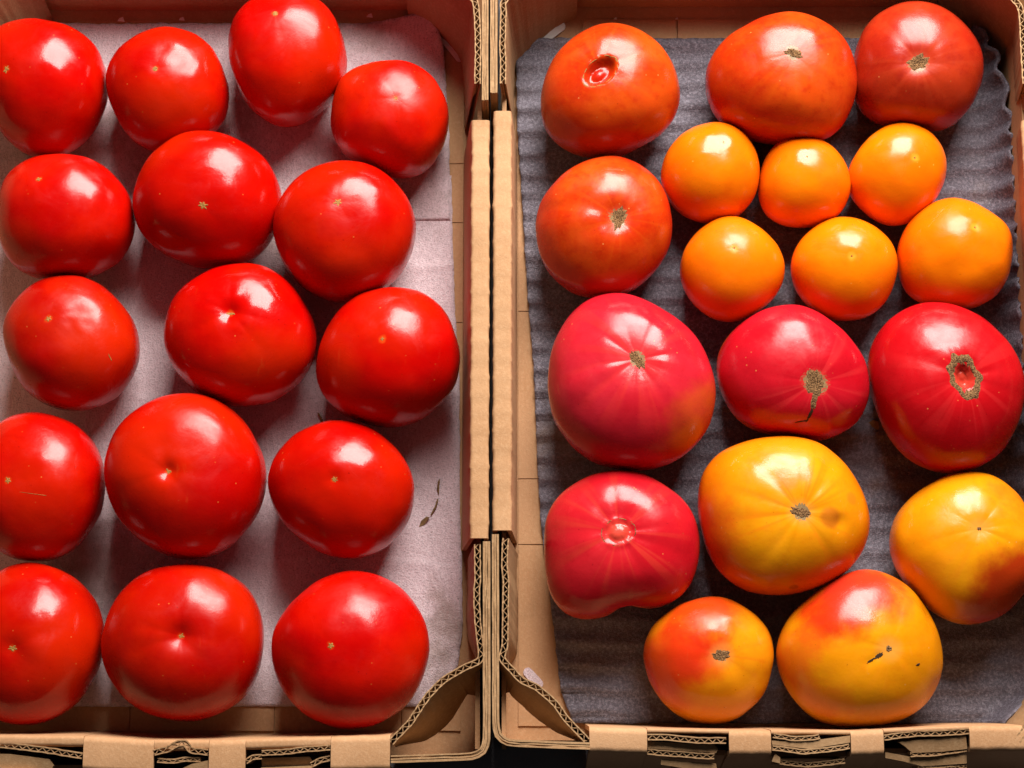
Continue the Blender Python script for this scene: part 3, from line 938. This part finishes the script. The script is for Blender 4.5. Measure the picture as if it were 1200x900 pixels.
# --- small orange tomatoes
ORANGE_LABEL = {
    'O1': 'small orange tomato at the upper left of the orange six, below the orange-red one',
    'O2': 'smallest orange tomato, middle of the upper three',
    'O3': 'small orange tomato at the right end of the upper three',
    'O4': 'small orange tomato at the left end of the lower three',
    'O5': 'small orange tomato in the middle of the lower three',
    'O6': 'largest of the orange tomatoes, lumpy, beside the right wall of the tray',
}
for i, key in enumerate(k for k in TOM if k[0] == 'O'):
    sh = Shape(key, 40 + i, (.25, 2.5), (.12, 5, i), .5 if key != 'O6' else 1.0, None, (((.5, .55, .6), 9, 1.0),) if key == 'O6' else (), 2.1)
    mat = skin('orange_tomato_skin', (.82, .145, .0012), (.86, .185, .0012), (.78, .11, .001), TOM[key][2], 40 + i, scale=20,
               low=(-.3, .45, (.74, .055, .001), .3), halo=((.80, .36, .03), 3.5, .5), speck=(.9, .45, .08), rough=.215)  # redder underside: partly the fruit's pigment, partly shade put into the colour
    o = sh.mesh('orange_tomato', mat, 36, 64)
    tag(o, ORANGE_LABEL[key], 'tomato', 'small orange tomatoes')
    sh.patch('blossom_scar', M_CORK, o, .75, .6, i, 3, .4, .1, seed=i, bumpy=.1, segs=24)

# --- ribbed heirloom tomatoes
OR, OR2, ORD = (.50, .026, .002), (.60, .066, .004), (.40, .011, .002)
PK, PK2, PKD = (.47, .004, .011), (.53, .008, .018), (.36, .002, .007)
YE, YE2, YED = (.72, .235, .002), (.76, .285, .003), (.70, .16, .0015)
HEIR = {
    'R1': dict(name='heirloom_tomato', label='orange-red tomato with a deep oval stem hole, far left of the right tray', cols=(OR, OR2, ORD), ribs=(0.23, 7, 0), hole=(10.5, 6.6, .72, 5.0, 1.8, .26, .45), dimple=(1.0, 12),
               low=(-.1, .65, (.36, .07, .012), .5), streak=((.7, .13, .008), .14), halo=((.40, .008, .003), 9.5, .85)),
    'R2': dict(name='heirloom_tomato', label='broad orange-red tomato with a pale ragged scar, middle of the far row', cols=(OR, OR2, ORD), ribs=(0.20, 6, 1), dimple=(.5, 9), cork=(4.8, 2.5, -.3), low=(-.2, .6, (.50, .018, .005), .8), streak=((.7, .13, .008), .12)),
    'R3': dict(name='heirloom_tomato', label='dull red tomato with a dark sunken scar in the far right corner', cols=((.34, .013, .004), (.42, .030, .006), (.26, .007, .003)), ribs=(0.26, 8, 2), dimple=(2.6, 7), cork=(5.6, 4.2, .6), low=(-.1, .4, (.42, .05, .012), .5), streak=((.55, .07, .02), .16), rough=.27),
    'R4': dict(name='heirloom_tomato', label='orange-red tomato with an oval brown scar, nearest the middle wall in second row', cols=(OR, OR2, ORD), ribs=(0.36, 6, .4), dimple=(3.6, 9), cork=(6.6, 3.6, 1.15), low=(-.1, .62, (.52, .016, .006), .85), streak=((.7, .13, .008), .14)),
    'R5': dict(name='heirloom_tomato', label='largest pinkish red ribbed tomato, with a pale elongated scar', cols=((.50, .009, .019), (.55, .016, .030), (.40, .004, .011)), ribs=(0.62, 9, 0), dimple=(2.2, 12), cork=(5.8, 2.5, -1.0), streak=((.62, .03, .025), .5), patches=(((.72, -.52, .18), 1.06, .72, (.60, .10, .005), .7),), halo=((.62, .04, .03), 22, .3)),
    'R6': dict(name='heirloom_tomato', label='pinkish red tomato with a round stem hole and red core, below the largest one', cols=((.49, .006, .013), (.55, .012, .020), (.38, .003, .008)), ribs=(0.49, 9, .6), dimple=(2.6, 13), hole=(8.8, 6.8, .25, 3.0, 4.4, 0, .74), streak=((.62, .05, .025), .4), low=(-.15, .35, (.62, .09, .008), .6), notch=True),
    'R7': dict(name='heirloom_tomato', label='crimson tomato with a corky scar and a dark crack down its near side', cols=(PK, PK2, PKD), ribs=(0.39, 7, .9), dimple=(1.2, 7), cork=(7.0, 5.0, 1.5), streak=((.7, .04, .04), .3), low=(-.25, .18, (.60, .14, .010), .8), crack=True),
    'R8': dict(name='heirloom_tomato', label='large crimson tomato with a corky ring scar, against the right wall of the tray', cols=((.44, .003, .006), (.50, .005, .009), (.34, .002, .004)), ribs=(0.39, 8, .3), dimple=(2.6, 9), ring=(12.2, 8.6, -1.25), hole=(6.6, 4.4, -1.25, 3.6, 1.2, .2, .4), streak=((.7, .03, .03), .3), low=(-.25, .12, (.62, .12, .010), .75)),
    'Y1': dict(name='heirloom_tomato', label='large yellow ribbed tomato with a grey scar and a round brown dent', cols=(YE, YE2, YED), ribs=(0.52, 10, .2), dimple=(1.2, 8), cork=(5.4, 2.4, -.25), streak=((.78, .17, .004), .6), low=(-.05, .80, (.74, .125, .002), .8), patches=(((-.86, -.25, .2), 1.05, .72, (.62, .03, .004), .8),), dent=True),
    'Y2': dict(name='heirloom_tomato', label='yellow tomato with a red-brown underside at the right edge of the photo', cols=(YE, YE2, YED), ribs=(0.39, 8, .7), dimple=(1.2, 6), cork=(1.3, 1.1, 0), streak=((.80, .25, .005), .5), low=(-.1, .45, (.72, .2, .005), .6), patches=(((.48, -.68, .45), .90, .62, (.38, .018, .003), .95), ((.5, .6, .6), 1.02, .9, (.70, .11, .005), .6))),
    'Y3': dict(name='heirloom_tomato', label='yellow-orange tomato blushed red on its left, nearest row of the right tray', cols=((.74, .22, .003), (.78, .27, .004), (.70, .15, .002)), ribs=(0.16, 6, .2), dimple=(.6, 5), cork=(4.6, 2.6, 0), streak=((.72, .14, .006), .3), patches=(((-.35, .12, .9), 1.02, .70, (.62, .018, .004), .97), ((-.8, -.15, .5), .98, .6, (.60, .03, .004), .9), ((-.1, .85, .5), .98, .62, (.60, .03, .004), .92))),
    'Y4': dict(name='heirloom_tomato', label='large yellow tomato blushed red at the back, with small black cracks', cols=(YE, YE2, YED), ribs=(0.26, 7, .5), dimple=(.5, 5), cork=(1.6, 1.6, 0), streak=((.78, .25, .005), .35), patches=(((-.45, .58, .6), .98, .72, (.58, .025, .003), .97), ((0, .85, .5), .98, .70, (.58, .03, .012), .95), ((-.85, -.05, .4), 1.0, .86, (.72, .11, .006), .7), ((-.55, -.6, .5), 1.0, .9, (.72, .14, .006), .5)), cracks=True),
}
for i, (key, k) in enumerate(HEIR.items()):
    dents = ()
    if k.get('dent'): dents = (((.58, -.14, .8), 4.2, 1.5), ((-.1, .42, .9), 7, .8))
    if key == 'Y4': dents = (((.08, -.10, .99), 2.6, .6), ((-.02, -.17, .98), 2.2, .5), ((.15, .5, .8), 12, 1.2), ((.80, .45, .4), 8, 1.5), ((.75, -.45, .4), 7, 1.0))
    if k.get('notch'): dents = (((.10, -.99, 0), 7, 5.5), ((.10, -.9, -.4), 8, 4))
    if key == 'R4': dents = tuple(((-.18 - .14 * q, .08 + .015 * q, .97 - .13 * q), 4.5, .75 - .08 * q) for q in range(6))
    if key == 'Y2': dents = (((.35, .55, .75), 7, .9), ((-.5, .3, .8), 9, .7))
    if key == 'R7': dents = (((.0, -.75, .5), 4, .8), ((.3, .35, .85), 6, .8), ((.02, .5, .8), 5, -.3))
    sh = Shape(key, 60 + i, k['dimple'], k['ribs'], .8, k.get('hole'), dents, 2.25)
    b = TOM[key][2]
    pat = list(k.get('patches', ()))
    if k.get('dent'): pat += [((.58, -.14, .8), .996, .982, (.44, .10, .008), .7), ((-.02, .45, .88), .996, .975, (.55, .16, .02), .5), ((.2, .5, .8), .997, .988, (.5, .16, .03), .4), ((.8, .15, .55), .9995, .994, (.35, .12, .01), .4), ((.1, -.93, .3), .9998, .997, (.2, .05, .01), .5)]
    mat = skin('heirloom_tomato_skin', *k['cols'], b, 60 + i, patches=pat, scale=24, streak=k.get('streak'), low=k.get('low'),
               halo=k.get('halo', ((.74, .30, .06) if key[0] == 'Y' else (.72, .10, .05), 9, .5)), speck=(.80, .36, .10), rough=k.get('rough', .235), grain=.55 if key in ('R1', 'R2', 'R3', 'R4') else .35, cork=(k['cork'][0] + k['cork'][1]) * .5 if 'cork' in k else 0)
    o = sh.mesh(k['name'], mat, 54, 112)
    tag(o, k['label'], 'tomato', 'mixed heirloom tomatoes in the right tray')
    if 'cork' in k:
        A, B, rot = k['cork']
        sh.patch('stem_scar', M_CORK, o, A, B, rot, 0, .55, .25, seed=i, bumpy=.5, segs=48)
    if key in ('R1', 'R6'):
        A, B, rot = k['hole'][:3]
        sh.patch('scar_ring', M_CORK if key == 'R6' else M_STAR, o, A * 1.10, B * 1.13, rot, 0, .10, .06, inner=.92, seed=i, bumpy=.25, segs=64)
    if 'ring' in k:
        A, B, rot = k['ring']
        sh.patch('scar_ring', M_CORK, o, A, B, rot, 0, .3, .5, inner=.58, seed=i, bumpy=.7, segs=64)
    if k.get('crack'):
        sh.patch('skin_crack', M_CORK, o, 7, 1.5, -1.62, 0, .5, .15, seed=3, off=(.3, -9), bumpy=.3)
        sh.patch('skin_crack', M_CRACK, o, 6, .8, -1.7, 0, .6, .2, seed=4, off=(-.6, -19), bumpy=.2)
        sh.patch('skin_crack', M_CRACK, o, 4.5, .6, .5, 0, .6, .2, seed=5, off=(-4, -25), bumpy=.2)
    if k.get('cracks'):
        sh.patch('skin_crack', M_CRACK, o, 2.6, 1.2, .6, 0, .6, .2, seed=6, off=(-5.2, -3.6), bumpy=.2)
        sh.patch('skin_crack', M_CRACK, o, 1.8, .8, .5, 0, .6, .2, seed=7, off=(-9.6, -6.4), bumpy=.2)
        sh.patch('skin_crack', M_CRACK, o, 2.0, .45, .3, 0, .6, .2, seed=8, off=(-7.4, -5), bumpy=.2)
        sh.patch('skin_crack', M_CRACK, o, 1.3, .5, .3, 0, .6, .2, seed=9, off=(15.5, -7.6), bumpy=.2)


# ------------------------------------------------------------------ bits lying on the liners
def stem(path, rad, name, label, cat='plant scrap'):
    mm = Mesh()
    pts, _ = resample(path, 22)
    rows = []
    for i, p in enumerate(pts):
        r = rad * (.55 + .9 * abs(nz(i * .35, 2.2)) + .5 * math.sin(math.pi * i / 21))
        d = (pts[min(i + 1, 21)] - pts[max(i - 1, 0)]).normalized()
        n = Vector((-d.y, d.x))
        row = []
        for j in range(7):
            a = 2 * math.pi * j / 7
            q = p + n * (r * math.cos(a))
            row.append((q.x, q.y, 6.9 + r * .7 + r * .7 * math.sin(a)))
        rows.append(row)
    mm.grid(rows, close_v=True)
    cx, cy = pts[0]
    return tag(mm.build(name, M_DRY, None, True, (cx, cy, 6.5)), label, cat)


def flake(x, y, z, pts, mat, name, label, cat, group=None):
    mm = Mesh()
    mm.prism([(x + a, y + b) for a, b in pts], lambda a, b: z + .15 * (a - x), lambda a, b: z + .5 + .25 * (a - x) + .2 * (b - y))
    return tag(mm.build(name, mat, None, False, (x, y, z)), label, cat, group)


stem([(-39.2, -46), (-39.8, -50), (-39.6, -54)], .5, 'twig', 'upper thin dry brown twig on the mauve liner beside a red tomato')
stem([(-39.9, -56.5), (-41.2, -61), (-43.6, -65.4)], .45, 'twig', 'lower thin dry brown twig on the mauve liner beside a red tomato')
flake(-46.5, -68.5, 6.9, [(-3.6, -3.4), (-.5, -2), (2.2, 1.8), (.6, 2.2), (-2.2, .2)], M_DRY, 'dry_leaf_scrap', 'small dry leaf scrap at the end of the curved stem', 'plant scrap')
stem([(-105.5, -9.5), (-103.8, -12.5), (-102.8, -16)], .5, 'twig', 'tiny dark stem scrap between red tomatoes on the mauve liner')
stem([(194.5, -16), (192.5, -21), (190, -25)], .7, 'twig', 'dry stem scrap on the grey foam between crimson and yellow tomatoes')
flake(195.5, -17, 8, [(-2.5, -2.5), (3, -2), (3.5, 2), (0, 3.2), (-3, 1.5)], M_DRY, 'dry_leaf_scrap', 'dry leaf scrap on the grey foam beside the crimson tomato', 'plant scrap')
for x, y, s, lab in ((-221.3, 216.2, 1.0, 'white paper chip left of the small red tomato, at the far wall'), (-187, 216.6, .8, 'white paper chip above the small red tomato, at the far wall'),
                     (-80.7, 218.5, .9, 'white paper chip beside the tall oval red tomato, at the far wall'),
                     (58.5, 217.6, .45, 'tiny pale chip behind the tomato with the oval stem hole'), (93.3, 217.6, .4, 'tiny pale chip left of the broad orange-red tomato')):
    flake(x, y, 7.5 if x < 0 else 5.6, [(-2 * s, -.6 * s), (2.2 * s, -1.1 * s), (1.3 * s, 1.4 * s), (-.8 * s, .9 * s)], M_PALE, 'paper_chip', lab, 'paper chip', 'paper chips by the far wall')
